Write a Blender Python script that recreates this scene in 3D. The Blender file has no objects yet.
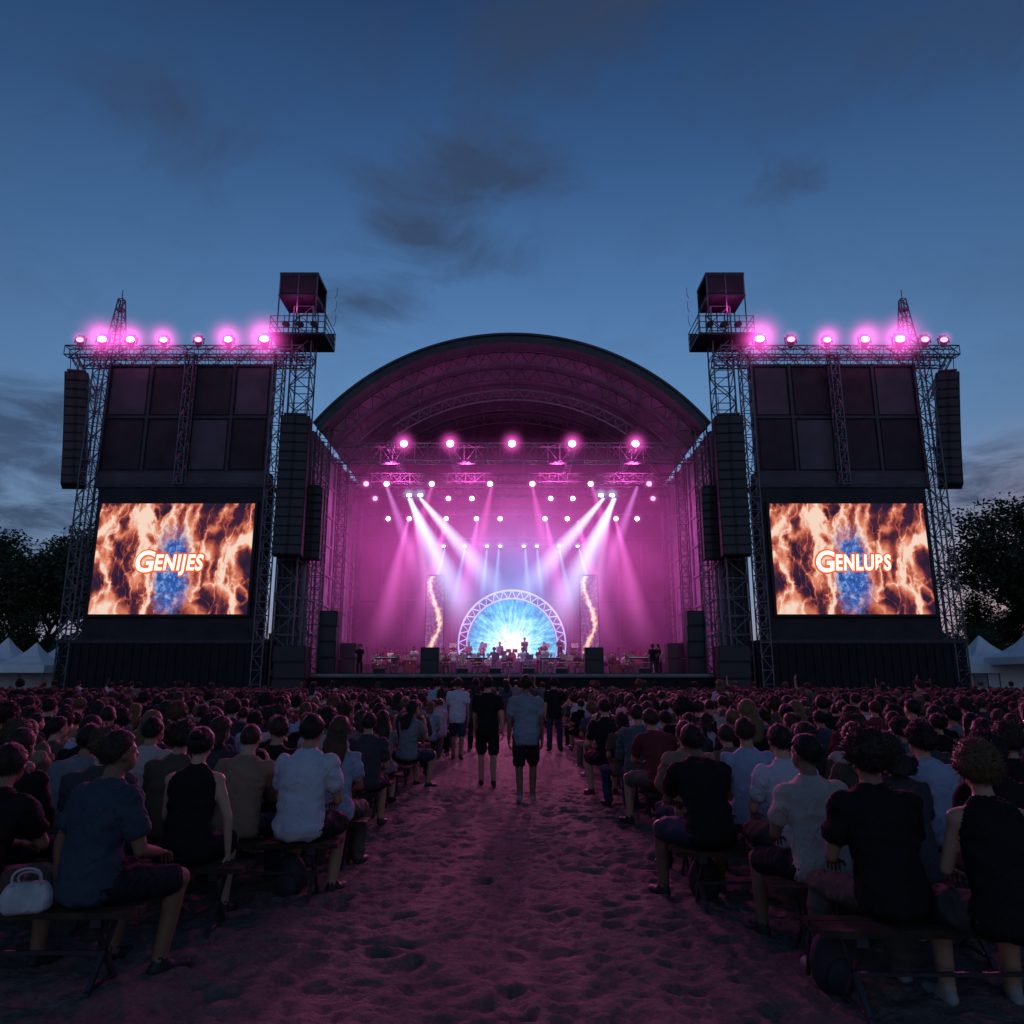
import bpy, math, random, bmesh, time
import numpy as np
from mathutils import Vector, Matrix, noise
from mathutils.bvhtree import BVHTree
T0=time.time()
random.seed(7)
sc=bpy.context.scene
sc.view_settings.view_transform='Standard'
sc.view_settings.look='None'
sc.view_settings.exposure=0
COL=sc.collection
V=Vector
def lin(r,g,b):
    f=lambda c:((c/255)/12.92 if c/255<=.04045 else ((c/255+.055)/1.055)**2.4)
    return (f(r),f(g),f(b),1)

# ------------------------------------------------------------ node helpers
class NT:
    def __init__(s,nt): s.nt=nt; nt.nodes.clear()
    def n(s,t,**k):
        x=s.nt.nodes.new(t)
        for a,b in k.items(): setattr(x,a,b)
        return x
    def l(s,a,b): s.nt.links.new(a,b)
    def put(s,sock,v):
        if isinstance(v,bpy.types.NodeSocket): s.l(v,sock)
        elif v is not None: sock.default_value=v
    def m(s,op,a,b=None,c=None,clamp=False):
        x=s.n('ShaderNodeMath',operation=op); x.use_clamp=clamp
        s.put(x.inputs[0],a)
        if b is not None: s.put(x.inputs[1],b)
        if c is not None: s.put(x.inputs[2],c)
        return x.outputs[0]
    def vm(s,op,a,b=None):
        x=s.n('ShaderNodeVectorMath',operation=op); s.put(x.inputs[0],a)
        if b is not None: s.put(x.inputs[1],b)
        return x.outputs['Value'] if op in('LENGTH','DOT_PRODUCT','DISTANCE') else x.outputs[0]
    def mix(s,f,a,b,bt='MIX'):
        x=s.n('ShaderNodeMix',data_type='RGBA',blend_type=bt)
        s.put(x.inputs[0],f); s.put(x.inputs[6],a); s.put(x.inputs[7],b)
        return x.outputs[2]
    def ramp(s,f,stops,interp='LINEAR'):
        x=s.n('ShaderNodeValToRGB'); r=x.color_ramp; r.interpolation=interp
        while len(r.elements)>1: r.elements.remove(r.elements[-1])
        r.elements[0].position=stops[0][0]; r.elements[0].color=stops[0][1]
        for p,c in stops[1:]:
            e=r.elements.new(p); e.color=c
        s.put(x.inputs[0],f); return x.outputs[0]
    def noise(s,vec,scale,detail=4,rough=.5,dist=0):
        x=s.n('ShaderNodeTexNoise'); s.put(x.inputs['Vector'],vec)
        x.inputs['Scale'].default_value=scale; x.inputs['Detail'].default_value=detail
        x.inputs['Roughness'].default_value=rough; x.inputs['Distortion'].default_value=dist
        return x.outputs[0]
def newmat(name):
    m=bpy.data.materials.new(name); m.use_nodes=True
    t=NT(m.node_tree); t.out=t.n('ShaderNodeOutputMaterial'); t.mat=m
    return t
def surf(name,col,rough=.6,metal=0,nscale=3,namt=.25,bump=0,bscale=40,spec=.4,emis=None,estr=0):
    t=newmat(name); p=t.n('ShaderNodeBsdfPrincipled')
    tc=t.n('ShaderNodeTexCoord')
    nz=t.noise(tc.outputs['Object'],nscale,5,.6)
    lo=tuple(c*(1-namt) for c in col[:3])+(1,); hi=tuple(min(1,c*(1+namt)) for c in col[:3])+(1,)
    t.l(t.ramp(nz,[(.3,lo),(.7,hi)]),p.inputs['Base Color'])
    p.inputs['Roughness'].default_value=rough; p.inputs['Metallic'].default_value=metal
    p.inputs['Specular IOR Level'].default_value=spec
    if bump:
        b=t.n('ShaderNodeBump'); b.inputs['Strength'].default_value=bump; b.inputs['Distance'].default_value=.02
        t.l(t.noise(tc.outputs['Object'],bscale,4),b.inputs['Height']); t.l(b.outputs[0],p.inputs['Normal'])
    if emis: p.inputs['Emission Color'].default_value=emis; p.inputs['Emission Strength'].default_value=estr
    t.l(p.outputs[0],t.out.inputs[0]); return t.mat
def emit(name,col,st):
    t=newmat(name); e=t.n('ShaderNodeEmission'); e.inputs[0].default_value=col; e.inputs[1].default_value=st
    t.l(e.outputs[0],t.out.inputs[0]); return t.mat

# ------------------------------------------------------------ mesh helpers
def frame(d,ref=None):
    d=V(d).normalized(); r=V(ref) if ref else V((0,0,1))
    if abs(d.dot(r))>.95: r=V((0,1,0)) if not ref or abs(d.y)<.9 else V((1,0,0))
    u=d.cross(r).normalized(); w=u.cross(d).normalized()
    return d,u,w
class MB:
    def __init__(s): s.v=[];s.f=[];s.m=[]
    def face(s,pts,mat=0):
        n=len(s.v); s.v+= [tuple(p) for p in pts]; s.f.append(tuple(range(n,n+len(pts)))); s.m.append(mat)
    def box(s,x0,x1,y0,y1,z0,z1,mat=0,M=None):
        if x0>x1: x0,x1=x1,x0
        n=len(s.v)
        P=[V((x,y,z)) for z in(z0,z1) for y in(y0,y1) for x in(x0,x1)]
        if M is not None: P=[M@p for p in P]
        s.v+=[tuple(p) for p in P]
        for q in [(0,2,3,1),(4,5,7,6),(0,1,5,4),(2,6,7,3),(0,4,6,2),(1,3,7,5)]:
            s.f.append(tuple(n+i for i in q)); s.m.append(mat)
    def loft(s,rings,mat=0,cap=True,closed=True):
        n=len(s.v); k=len(rings[0])
        for r in rings: s.v+=[tuple(p) for p in r]
        for i in range(len(rings)-1):
            for j in range(k if closed else k-1):
                a=n+i*k+j; b=n+i*k+(j+1)%k
                s.f.append((a,b,b+k,a+k)); s.m.append(mat)
        if cap:
            s.f.append(tuple(n+j for j in range(k))[::-1]); s.m.append(mat)
            s.f.append(tuple(n+(len(rings)-1)*k+j for j in range(k))); s.m.append(mat)
    def cyl(s,p,q,r0,r1=None,n=8,mat=0,cap=True):
        r1=r0 if r1 is None else r1
        p=V(p);q=V(q); d,u,w=frame(q-p)
        R=lambda c,r:[c+(u*math.cos(2*math.pi*i/n+math.pi/4)+w*math.sin(2*math.pi*i/n+math.pi/4))*r for i in range(n)]
        s.loft([R(p,r0),R(q,r1)],mat,cap)
    def bar(s,p,q,r,mat=0): s.cyl(p,q,r,r,4,mat,False)
    def truss(s,p0,p1,w=.5,h=None,step=.6,r=.035,rd=.02,mat=0,ref=None,w1=None):
        p0=V(p0);p1=V(p1);h=h or w; d,u,v=frame(p1-p0,ref); L=(p1-p0).length
        n=max(1,round(L/step)); k1=1 if w1 is None else w1/w
        def C(i):
            t=i/n; k=1+(k1-1)*t; c=p0.lerp(p1,t)
            return [c+u*(a*w/2*k)+v*(b*h/2*k) for a,b in((1,1),(1,-1),(-1,-1),(-1,1))]
        A=C(0);B=C(n)
        for a,b in zip(A,B): s.bar(a,b,r,mat)
        for i in range(n+1):
            c=C(i)
            for j in range(4): s.bar(c[j],c[(j+1)%4],rd,mat)
            if i<n:
                e=C(i+1)
                for j in range(4):
                    if (i+j)%2: s.bar(c[j],e[(j+1)%4],rd,mat)
                    else: s.bar(c[(j+1)%4],e[j],rd,mat)
    def obj(s,name,mats,parent=None,smooth=False,loc=None,recalc=False):
        me=bpy.data.meshes.new(name); me.from_pydata(s.v,[],s.f)
        for m in mats: me.materials.append(m)
        me.polygons.foreach_set('material_index',s.m)
        if smooth: me.polygons.foreach_set('use_smooth',[True]*len(s.f))
        me.update()
        if recalc:
            bm=bmesh.new(); bm.from_mesh(me); bmesh.ops.recalc_face_normals(bm,faces=bm.faces); bm.to_mesh(me); bm.free()
        o=bpy.data.objects.new(name,me); COL.objects.link(o)
        if parent: o.parent=parent
        if loc: o.location=loc
        return o
def empty(name,loc=(0,0,0)):
    e=bpy.data.objects.new(name,None); e.location=loc; e.empty_display_size=.3; COL.objects.link(e); return e
def inst(name,me,loc,rz=0,sc_=1,parent=None,color=None):
    o=bpy.data.objects.new(name,me); o.location=loc; o.rotation_euler=(0,0,rz); o.scale=(sc_,)*3 if not hasattr(sc_,'__len__') else sc_
    COL.objects.link(o)
    if parent: o.parent=parent
    if color: o.color=color
    return o

# ------------------------------------------------------------ camera
cam=bpy.data.cameras.new('camera'); co=bpy.data.objects.new('camera',cam); COL.objects.link(co)
cam.sensor_width=36; cam.lens=36*760/1024; cam.clip_end=6000; cam.clip_start=.05
co.location=(0,0,1.65); co.rotation_euler=(math.radians(90+12.68),0,0)
sc.camera=co

# ------------------------------------------------------------ sky
w=bpy.data.worlds.new('World'); sc.world=w; w.use_nodes=True
t=NT(w.node_tree); wo=t.n('ShaderNodeOutputWorld'); bg=t.n('ShaderNodeBackground')
tc=t.n('ShaderNodeTexCoord'); D=tc.outputs['Generated']
sx=t.n('ShaderNodeSeparateXYZ'); t.l(D,sx.inputs[0])
X_,Y_,Z_=sx.outputs
grad=t.ramp(Z_,[(0,lin(158,148,164)),(.05,lin(158,156,176)),(.1,lin(146,162,192)),(.17,lin(130,163,202)),(.26,lin(114,154,200)),(.36,lin(99,142,192)),(.48,lin(78,120,171)),(.6,lin(57,94,143)),(.73,lin(37,66,108)),(1,lin(18,36,68))])
side=t.m('SUBTRACT',1.0,t.m('MULTIPLY',t.m('POWER',t.m('ABSOLUTE',X_),2),.85))
cmb=t.n('ShaderNodeCombineColor'); [t.l(side,cmb.inputs[i]) for i in range(3)]
grad=t.mix(1.0,grad,cmb.outputs[0],'MULTIPLY')
g=t.vm('DISTANCE',D,(.60,.80,.075)); g=t.m('POWER',t.m('SUBTRACT',1,t.m('DIVIDE',g,.24),clamp=True),1.5)
grad=t.mix(t.m('MULTIPLY',g,.8),grad,lin(222,166,150))
sky=t.n('ShaderNodeTexSky',sky_type='NISHITA'); sky.sun_disc=False; sky.sun_elevation=math.radians(-2); sky.sun_rotation=math.radians(38)
nis=t.mix(1.0,sky.outputs[0],(.06,.06,.06,1),'MULTIPLY')
grad=t.mix(.08,grad,nis)
# clouds
den=t.m('ADD',Z_,.12); cv=t.n('ShaderNodeCombineXYZ'); t.l(t.m('DIVIDE',X_,den),cv.inputs[0]); t.l(t.m('DIVIDE',Y_,den),cv.inputs[1])
n1=t.noise(cv.outputs[0],3.4,9,.64,.5)
cl=None
for c,R,a in [((-.045,.80,.60),.13,1.),((-.10,.84,.53),.11,.9),((-.2,.863,.464),.08,.8),((-.56,.80,.252),.22,1.),((-.6,.79,.16),.22,.95),((.54,.823,.215),.13,.85),((.58,.80,.11),.14,.85),((.33,.76,.56),.07,.6),((.06,.70,.71),.22,.7),((.5,.6,.62),.25,.45),((-.4,.7,.6),.22,.4)]:
    mp=t.vm('MULTIPLY',t.vm('SUBTRACT',D,c),(.62,1,1.5))
    b=t.m('SUBTRACT',1,t.m('DIVIDE',t.vm('LENGTH',mp),R),clamp=True)
    b=t.m('MULTIPLY',b,a)
    cl=b if cl is None else t.m('MAXIMUM',cl,b)
cf=t.m('MULTIPLY',t.m('SUBTRACT',t.m('ADD',n1,t.m('MULTIPLY',cl,.42)),.60,clamp=True),3.6,clamp=True)
cf=t.m('MULTIPLY',cf,t.m('MULTIPLY',cl,2.2,clamp=True))
cf=t.m('ADD',t.m('MULTIPLY',cf,.85),t.m('MULTIPLY',t.m('SUBTRACT',n1,.48,clamp=True),.8),clamp=True)
dark=t.mix(.7,t.mix(1.0,grad,(.42,.46,.52,1),'MULTIPLY'),lin(60,74,100))
skyc=t.mix(cf,grad,dark)
t.l(skyc,bg.inputs[0]); bg.inputs[1].default_value=1.0
t.l(bg.outputs[0],wo.inputs[0])
sl=bpy.data.lights.new('sun','SUN'); sl.energy=.05; sl.angle=math.radians(20); sl.color=(.8,.85,1)
so=bpy.data.objects.new('sun',sl); COL.objects.link(so)
so.rotation_euler=(math.radians(65),0,math.radians(15))

# ------------------------------------------------------------ materials
M_black=surf('black_cloth',(.012,.012,.016),.85,nscale=1.5,namt=.4,bump=.3,bscale=8)
M_steel=surf('truss_aluminium',(.12,.12,.14),.5,.5,nscale=6)
M_dsteel=surf('dark_steel',(.04,.04,.05),.5,.4,nscale=4)
M_panel=surf('grey_panel',(.06,.06,.07),.6,nscale=.6,namt=.35,bump=.1,bscale=3)
M_mesh=surf('scrim_panel',(.022,.021,.026),.7,nscale=.8,namt=.5,bump=.2,bscale=5)
M_roof=surf('vault_fabric',(.05,.05,.06),.6,nscale=.7,namt=.3,bump=.2,bscale=2)
M_fascia=surf('fascia_metal',(.045,.045,.055),.5,.2,nscale=1.5,namt=.3)
M_trim=surf('wall_trim',(.2,.2,.22),.5,.2,nscale=1.5,namt=.3)
M_wall=surf('stage_wall_panel',(.20,.19,.22),.6,nscale=.8,namt=.4)
M_back=surf('backdrop_cloth',(.035,.03,.04),.9,nscale=.5,namt=.5,bump=.4,bscale=1.2)
M_deck=surf('stage_deck',(.05,.05,.055),.35,nscale=2,namt=.4)
M_spk=surf('speaker_cabinet',(.015,.015,.017),.6,nscale=5)
M_grille=surf('speaker_grille',(.04,.04,.045),.5,.5,nscale=60,namt=.6)
M_tent=surf('tent_fabric',(.8,.8,.82),.6,nscale=1.2,namt=.1)
M_wood=surf('weathered_wood',(.04,.028,.02),.85,nscale=8,namt=.5,bump=.5,bscale=30,spec=.15)
M_bag=surf('white_bag_canvas',(.42,.42,.43),.6,nscale=8,namt=.25,bump=.6,bscale=24)
M_pack=surf('backpack_nylon',(.02,.02,.028),.7,nscale=8,bump=.4,bscale=30)
M_brass=surf('brass',(.8,.5,.18),.3,.9,nscale=5)
M_red=surf('drum_shell',(.25,.03,.05),.3,nscale=5)
E_mag=emit('lamp_lens_magenta',(1,.34,.74,1),18)
E_mag2=emit('lamp_lens_magenta_soft',(1,.16,.62,1),5)
E_blue=emit('lamp_lens_blue',(.5,.72,1,1),14)

def halo_mat(name,col,A,R,pw=3):  # lamp glow in the air, put in as self-emitting volume
    t=newmat(name); tc=t.n('ShaderNodeTexCoord')
    r=t.m('DIVIDE',t.vm('LENGTH',tc.outputs['Object']),R)
    f=t.m('POWER',t.m('SUBTRACT',1,r,clamp=True),pw)
    e=t.n('ShaderNodeEmission'); e.inputs[0].default_value=col
    t.l(t.m('MULTIPLY',f,A),e.inputs[1]); t.l(e.outputs[0],t.out.inputs['Volume']); return t.mat
def beam_mat(name,col,A,L,r0,r1):  # shaft of light put in as volume emission, nothing scatters
    t=newmat(name); tc=t.n('ShaderNodeTexCoord'); s=t.n('ShaderNodeSeparateXYZ'); t.l(tc.outputs['Object'],s.inputs[0])
    z=t.m('DIVIDE',s.outputs[2],L,clamp=True)
    rr=t.m('ADD',t.m('MULTIPLY',z,r1-r0),r0)
    d=t.m('SQRT',t.m('ADD',t.m('MULTIPLY',s.outputs[0],s.outputs[0]),t.m('MULTIPLY',s.outputs[1],s.outputs[1])))
    e1=t.m('SUBTRACT',1,t.m('DIVIDE',d,rr),clamp=True)
    f=t.m('MULTIPLY',e1,t.m('POWER',t.m('SUBTRACT',1,z,clamp=True),1.1))
    f=t.m('DIVIDE',f,rr)
    e=t.n('ShaderNodeEmission'); e.inputs[0].default_value=col
    t.l(t.m('MULTIPLY',f,A),e.inputs[1]); t.l(e.outputs[0],t.out.inputs['Volume']); return t.mat

# ------------------------------------------------------------ ground
def axis(dense0,dense1,st,far,g=1.16):
    a=list(np.arange(dense0,dense1,st)); s=st; x=a[-1]
    while x<far: s*=g; x+=s; a.append(x)
    s=st; x=a[0]
    b=[]
    lim=-far if dense0<0 else -300
    while x>lim: s*=g; x-=s; b.append(x)
    return b[::-1]+a
xs=axis(-3.4,3.4,.032,3000); ys=axis(3.0,12,.032,5000,1.08)
def gh(x,y):
    d=math.hypot(x,y)
    k=max(0,1-max(0,d-16)/25)
    if k==0: return 0
    p=V((x,y*1.0,0))
    a=noise.noise(p*.9)*.03
    q=p+V((noise.noise(p*2.6),noise.noise(p*2.6+V((5,5,5))),0))*.14
    vd=noise.voronoi(q*4.3)[0]; dim=max(0,1-vd[0]*1.6); dim=dim*dim*(3-2*dim)
    vd2=noise.voronoi(q*8.0+V((3,8,0)))[0]; dim2=max(0,1-vd2[0]*1.7); dim2=dim2*dim2*(3-2*dim2)
    pres=.35+.65*min(1,max(0,noise.noise(p*1.5+V((2,2,2)))*2+.6))
    dd=noise.noise(p*13+V((4,2,8)))
    return (a-dim*.055*pres-dim2*.026+dd*.014+.035)*k
nx,ny=len(xs),len(ys)
vs=[(x,y,gh(x,y)) for y in ys for x in xs]
fs=[(j*nx+i,j*nx+i+1,(j+1)*nx+i+1,(j+1)*nx+i) for j in range(ny-1) for i in range(nx-1)]
t=newmat('sand'); p=t.n('ShaderNodeBsdfPrincipled'); tc=t.n('ShaderNodeTexCoord')
O=tc.outputs['Object']
c=t.ramp(t.noise(O,.7,6,.6),[(.3,(.14,.115,.105,1)),(.7,(.22,.185,.17,1))])
c=t.mix(.5,c,t.ramp(t.noise(O,22,6,.75),[(.35,(.07,.058,.053,1)),(.7,(.28,.24,.22,1))]))
t.l(c,p.inputs['Base Color']); p.inputs['Roughness'].default_value=.9; p.inputs['Specular IOR Level'].default_value=.2
b=t.n('ShaderNodeBump'); b.inputs['Strength'].default_value=1.0; b.inputs['Distance'].default_value=.05
t.l(t.m('ADD',t.noise(O,26,6,.7),t.m('MULTIPLY',t.noise(O,7,4,.6),1.8)),b.inputs['Height']); t.l(b.outputs[0],p.inputs['Normal'])
t.l(p.outputs[0],t.out.inputs[0])
me=bpy.data.meshes.new('ground'); me.from_pydata(vs,[],fs); me.materials.append(t.mat)
me.polygons.foreach_set('use_smooth',[True]*len(fs)); me.update()
COL.objects.link(bpy.data.objects.new('ground',me))

# ------------------------------------------------------------ stage
ST=empty('concert_stage')
b=MB(); b.box(-13.2,13.2,46,61,1.95,2.2,0); b.box(-13.2,13.2,46.25,61,0,1.95,1)
for i in range(27): b.box(-13.2+i*1.0,-13.12+i*1.0,46.14,46.25,0,1.95,1)
b.box(-13.2,13.2,45.93,46.0,2.02,2.17,2)
b.box(-6.5,6.5,53,57,2.2,3.1,0); b.box(-6.5,6.5,52.96,53,2.25,3.05,3)
b.box(-10.5,-7,52,55,2.2,2.9,0); b.box(7,10.5,52,55,2.2,2.9,0)
b.obj('deck',[M_deck,M_black,M_trim,M_dsteel],ST)
R0=15.8; CZ=7.86; HA=math.asin(12.45/R0)
def arc(R,a,y): return V((R*math.sin(a),y,CZ+R*math.cos(a)))
NA=48; AA=[-HA+2*HA*i/NA for i in range(NA+1)]
b=MB()
b.loft([[arc(R0-.02,a,46.2),arc(R0-.02,a,61),arc(R0-.3,a,61),arc(R0-.3,a,46.2)] for a in AA],0)
b.obj('vault_roof',[M_roof],ST,smooth=False)
b=MB()
b.loft([[arc(R0+.12,a,45.7),arc(R0+.12,a,46.5),arc(R0-.45,a,46.5),arc(R0-.45,a,45.7)] for a in AA],0)
b.loft([[arc(R0+.2,a,45.6),arc(R0+.2,a,45.95),arc(R0+.05,a,45.95),arc(R0+.05,a,45.6)] for a in AA],0)
b.obj('vault_fascia',[M_fascia],ST)
b=MB()
for y in (47.2,50,53,56,59):
    for rr in (R0-.45,R0-1.25):
        for i in range(NA): b.bar(arc(rr,AA[i],y),arc(rr,AA[i+1],y),.05)
    for i in range(0,NA,1):
        q=(R0-.45,R0-1.25) if i%2 else (R0-1.25,R0-.45)
        b.bar(arc(q[0],AA[i],y),arc(q[1],AA[i+1],y),.03)
for i in range(0,NA+1,4): b.bar(arc(R0-.4,AA[i],46.5),arc(R0-.4,AA[i],60.5),.06)
for y in (49,):
    A2=[-.62+1.24*i/40 for i in range(41)]
    F=lambda R,a:V((R*math.sin(a),y,CZ-.6+R*math.cos(a)))
    for i in range(40):
        b.bar(F(14,A2[i]),F(14,A2[i+1]),.06); b.bar(F(13.3,A2[i]),F(13.3,A2[i+1]),.06)
        q=(14,13.3) if i%2 else (13.3,14); b.bar(F(q[0],A2[i]),F(q[1],A2[i+1]),.035)
b.obj('roof_girders',[M_steel],ST)
b=MB()
b.box(-13.2,13.2,60.6,61,2.2,17.6,0)
b.loft([[arc(R0-.3,a,60.6),arc(R0-.3,a,60.9),V((arc(R0-.3,a,0).x,60.9,17.5)),V((arc(R0-.3,a,0).x,60.6,17.5))] for a in AA],0)
for i in range(14):
    x=-12.3+i*24.6/13; b.box(x-.09,x+.09,60.45,60.6,2.2,min(17.4+5,CZ+math.sqrt((R0-.6)**2-x*x)),1)
for z in (8,13,17.5): b.box(-12.4,12.4,60.46,60.59,z,z+.18,1)
b.obj('back_wall',[M_back,M_dsteel],ST)
b=MB()
for s in(-1,1):
    b.box(s*12.75,s*13.0,46.6,60.6,2.2,17.5,0)
    for k in range(8):
        y=46.8+k*1.9; b.box(s*12.6,s*12.75,y,y+.16,2.2,17.5,1)
    for k in range(8):
        z=2.6+k*2.05; b.box(s*12.64,s*12.75,46.6,60.6,z,z+.14,1)
    b.truss((s*12.1,46.7,2.2),(s*12.1,46.7,17.6),.75,step=.75,r=.05,rd=.03,mat=2)
    b.truss((s*11.6,50.5,2.2),(s*11.6,50.5,17),.6,step=.7,r=.045,rd=.025,mat=2)
    b.truss((s*11.4,55,2.2),(s*11.4,55,16.6),.6,step=.7,r=.045,rd=.025,mat=2)
    b.box(s*12.6,s*14.4,46.2,46.8,0,2.2,3)
    b.box(s*12.7,s*14.5,46.9,47.3,2.2,17.2,4)
    for k in range(7): b.box(s*12.65,s*14.5,46.8,46.9,3.5+k*2.1,3.62+k*2.1,2)
    for xx in (12.7,13.6,14.45): b.box(s*xx,s*(xx+.1),46.78,46.9,2.2,17.3,2)
b.obj('side_walls',[M_wall,M_trim,M_steel,M_black,M_panel],ST)
b=MB()
b.truss((-11.9,48,16.4),(11.9,48,16.4),.9,1.15,step=.8,r=.055,rd=.03)
for y,z in((51,15.5),(54,15.3),(57,14.5)): b.truss((-11.6,y,z),(11.6,y,z),.55,.6,step=.65,r=.045,rd=.025)
b.truss((-6,57.5,12.2),(6,57.5,12.2),.5,.5,step=.6,r=.04,rd=.022)
for x in(-8,8,-4,4): b.truss((x,47.5,16.9),(x,59,16.6),.4,.4,step=.6,r=.03,rd=.02)
for s in(-1,1): b.truss((s*6,57.5,12.2),(s*6,57.5,15),.35,step=.5,r=.03,rd=.02)
b.obj('lighting_trusses',[M_steel],ST)

# circular scenic arch
SA=empty('scenic_truss_arch')
b=MB(); yc=55.4; zc=4.4
def ring(R,a,y): return V((R*math.cos(a),y,zc+R*math.sin(a)))
n=44; ra=[-.32+(math.pi+.64)*i/n for i in range(n+1)]
for y in (yc-.25,yc+.25):
    for R in(3.25,3.85):
        for i in range(n): b.bar(ring(R,ra[i],y),ring(R,ra[i+1],y),.05)
    for i in range(n):
        q=(3.25,3.85) if i%2 else(3.85,3.25); b.bar(ring(q[0],ra[i],y),ring(q[1],ra[i+1],y),.03)
for i in range(n+1):
    for R in(3.25,3.85): b.bar(ring(R,ra[i],yc-.25),ring(R,ra[i],yc+.25),.025)
M_glow_white=surf('white_truss_glow',(.45,.5,.7),.4,.3,emis=(.4,.65,1,1),estr=.5)  # blue emission stands in for blue light falling on the truss
b.obj('ring_truss',[M_glow_white],SA)
t=newmat('starburst_led'); tc=t.n('ShaderNodeTexCoord'); s=t.n('ShaderNodeSeparateXYZ'); t.l(tc.outputs['Object'],s.inputs[0])
x=s.outputs[0]; z=t.m('ADD',s.outputs[2],.2)
r=t.m('SQRT',t.m('ADD',t.m('MULTIPLY',x,x),t.m('MULTIPLY',z,z)))
an=t.m('ARCTAN2',z,x)
cb=t.n('ShaderNodeCombineXYZ'); t.l(t.m('MULTIPLY',an,5),cb.inputs[0]); t.l(t.m('MULTIPLY',r,.35),cb.inputs[1])
ray=t.noise(cb.outputs[0],2.4,5,.65)
core=t.m('POWER',t.m('SUBTRACT',1,t.m('DIVIDE',r,3.8),clamp=True),1.5)
blot=t.noise(tc.outputs['Object'],1.6,6,.7)
val=t.m('ADD',t.m('ADD',t.m('MULTIPLY',core,1.0),t.m('MULTIPLY',t.m('SUBTRACT',ray,.43),1.3)),t.m('MULTIPLY',t.m('SUBTRACT',blot,.44),1.2))
colr=t.ramp(val,[(0,(.02,.16,.36,1)),(.3,(.06,.42,.72,1)),(.6,(.3,.78,1,1)),(.95,(1,1,1,1))])
e=t.n('ShaderNodeEmission'); t.l(colr,e.inputs[0]); e.inputs[1].default_value=1.15; t.l(e.outputs[0],t.out.inputs[0])
b=MB(); b.face([(3.2*math.cos(a),0,3.2*math.sin(a)) for a in ra][::-1],0)
o=b.obj('starburst_led_wall',[t.mat],SA,loc=(0,yc+.4,zc))
t=newmat('column_led'); tc=t.n('ShaderNodeTexCoord'); O=tc.outputs['Object']
s=t.n('ShaderNodeSeparateXYZ'); t.l(O,s.inputs[0])
wx=t.m('ADD',s.outputs[0],t.m('MULTIPLY',t.m('SINE',t.m('MULTIPLY',s.outputs[2],1.25)),.36))
nz=t.noise(O,2.2,5,.7)
v=t.m('SUBTRACT',1,t.m('MULTIPLY',t.m('ABSOLUTE',t.m('ADD',wx,t.m('MULTIPLY',t.m('SUBTRACT',nz,.5),.9))),3.6),clamp=True)
v=t.m('ADD',v,t.m('MULTIPLY',t.m('SUBTRACT',t.noise(O,4,5,.7),.48,clamp=True),2.0))
colr=t.ramp(v,[(0,(.12,.05,.18,1)),(.4,(.5,.16,.24,1)),(.75,(1,.55,.32,1)),(1,(1,.93,.8,1))])
e=t.n('ShaderNodeEmission'); t.l(colr,e.inputs[0]); e.inputs[1].default_value=.85; t.l(e.outputs[0],t.out.inputs[0])
for s_ in(-1,1):
    P=empty('scenic_led_column',(s_*5.55,54.8,2.2))
    b=MB(); b.box(-.62,.62,0,.3,.8,7.0,0); b.box(-.75,.75,-.1,.4,0,.8,1); b.box(-.7,.7,-.05,.35,7.0,7.12,1)
    for q in(-1,1): b.box(q*.62,q*.7,-.05,.35,.8,7.0,1)
    b.obj('column_body',[t.mat,M_dsteel],P)

# ------------------------------------------------------------ lamps
def lamp_mesh(name,E):
    b=MB()
    b.box(-.2,.2,-.15,.15,.38,.52,0)
    for s in(-1,1): b.box(s*.27,s*.33,-.06,.06,-.08,.42,0)
    b.box(-.33,.33,-.06,.06,.34,.39,0)
    b.cyl((0,.32,0),(0,.05,0),.15,.23,14,0); b.cyl((0,.05,0),(0,-.2,0),.23,.25,14,0)
    b.cyl((0,-.2,0),(0,-.235,0),.205,.205,16,1)
    me=b.obj(name,[M_spk,E]); d=me.data; bpy.data.objects.remove(me); return d
LM=lamp_mesh('lamp_mag',E_mag); LM2=lamp_mesh('lamp_mag_soft',E_mag2); LB=lamp_mesh('lamp_blue',E_blue)
def sphere_mesh(R,mat):
    bm=bmesh.new(); bmesh.ops.create_icosphere(bm,subdivisions=3,radius=R); me=bpy.data.meshes.new('emissive_halo'); bm.to_mesh(me); bm.free(); me.materials.append(mat); return me
H_big=sphere_mesh(2.3,halo_mat('emissive_halo_big',(1,.10,.60,1),4.6,2.3,7))
H_med=sphere_mesh(1.4,halo_mat('emissive_halo_med',(1,.11,.62,1),4.0,1.4,6))
H_sm=sphere_mesh(.85,halo_mat('emissive_halo_small',(1,.15,.7,1),3.2,.85,4.5))
H_bl=sphere_mesh(.8,halo_mat('emissive_halo_blue',(.35,.6,1,1),2.4,.8,3))
def lamp(me,p,halo=None,s=1.0,rx=-.12,rz=0,light=None,col=(1,.1,.6)):
    o=inst('stage_light',me,p,rz,s); o.rotation_euler=(rx,0,rz)
    if halo: inst('emissive_halo',halo,(0,-.3,0),0,1,o)  # glow around the lens is a self-emitting sphere
    if light:
        L=bpy.data.lights.new('lamp_emitter','POINT'); L.energy=light; L.color=col; L.shadow_soft_size=.2
        lo=bpy.data.objects.new('lamp_emitter',L); lo.location=(0,-.5,0); lo.parent=o; COL.objects.link(lo)
    return o
for s_,xs_ in((-1,[(-27.4,0,.9),(-26.0,1,1.1),(-24.2,1,1),(-22.1,1,.9),(-19.9,0,.9),(-18.0,1,1),(-15.7,1,1.2)]),(1,[(15.7,1,1.2),(17.7,0,1),(20,1,.9),(22.4,1,1.05),(24.6,1,1.2),(26.2,0,1),(27.4,0,.9)])):
    for x,on,s in xs_:
        lamp(LM if on else LM2,(x,44.7,22.75),H_big if on else H_sm,s*1.1,rx=-.45,rz=-x*.012,light=120 if on else None)
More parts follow.
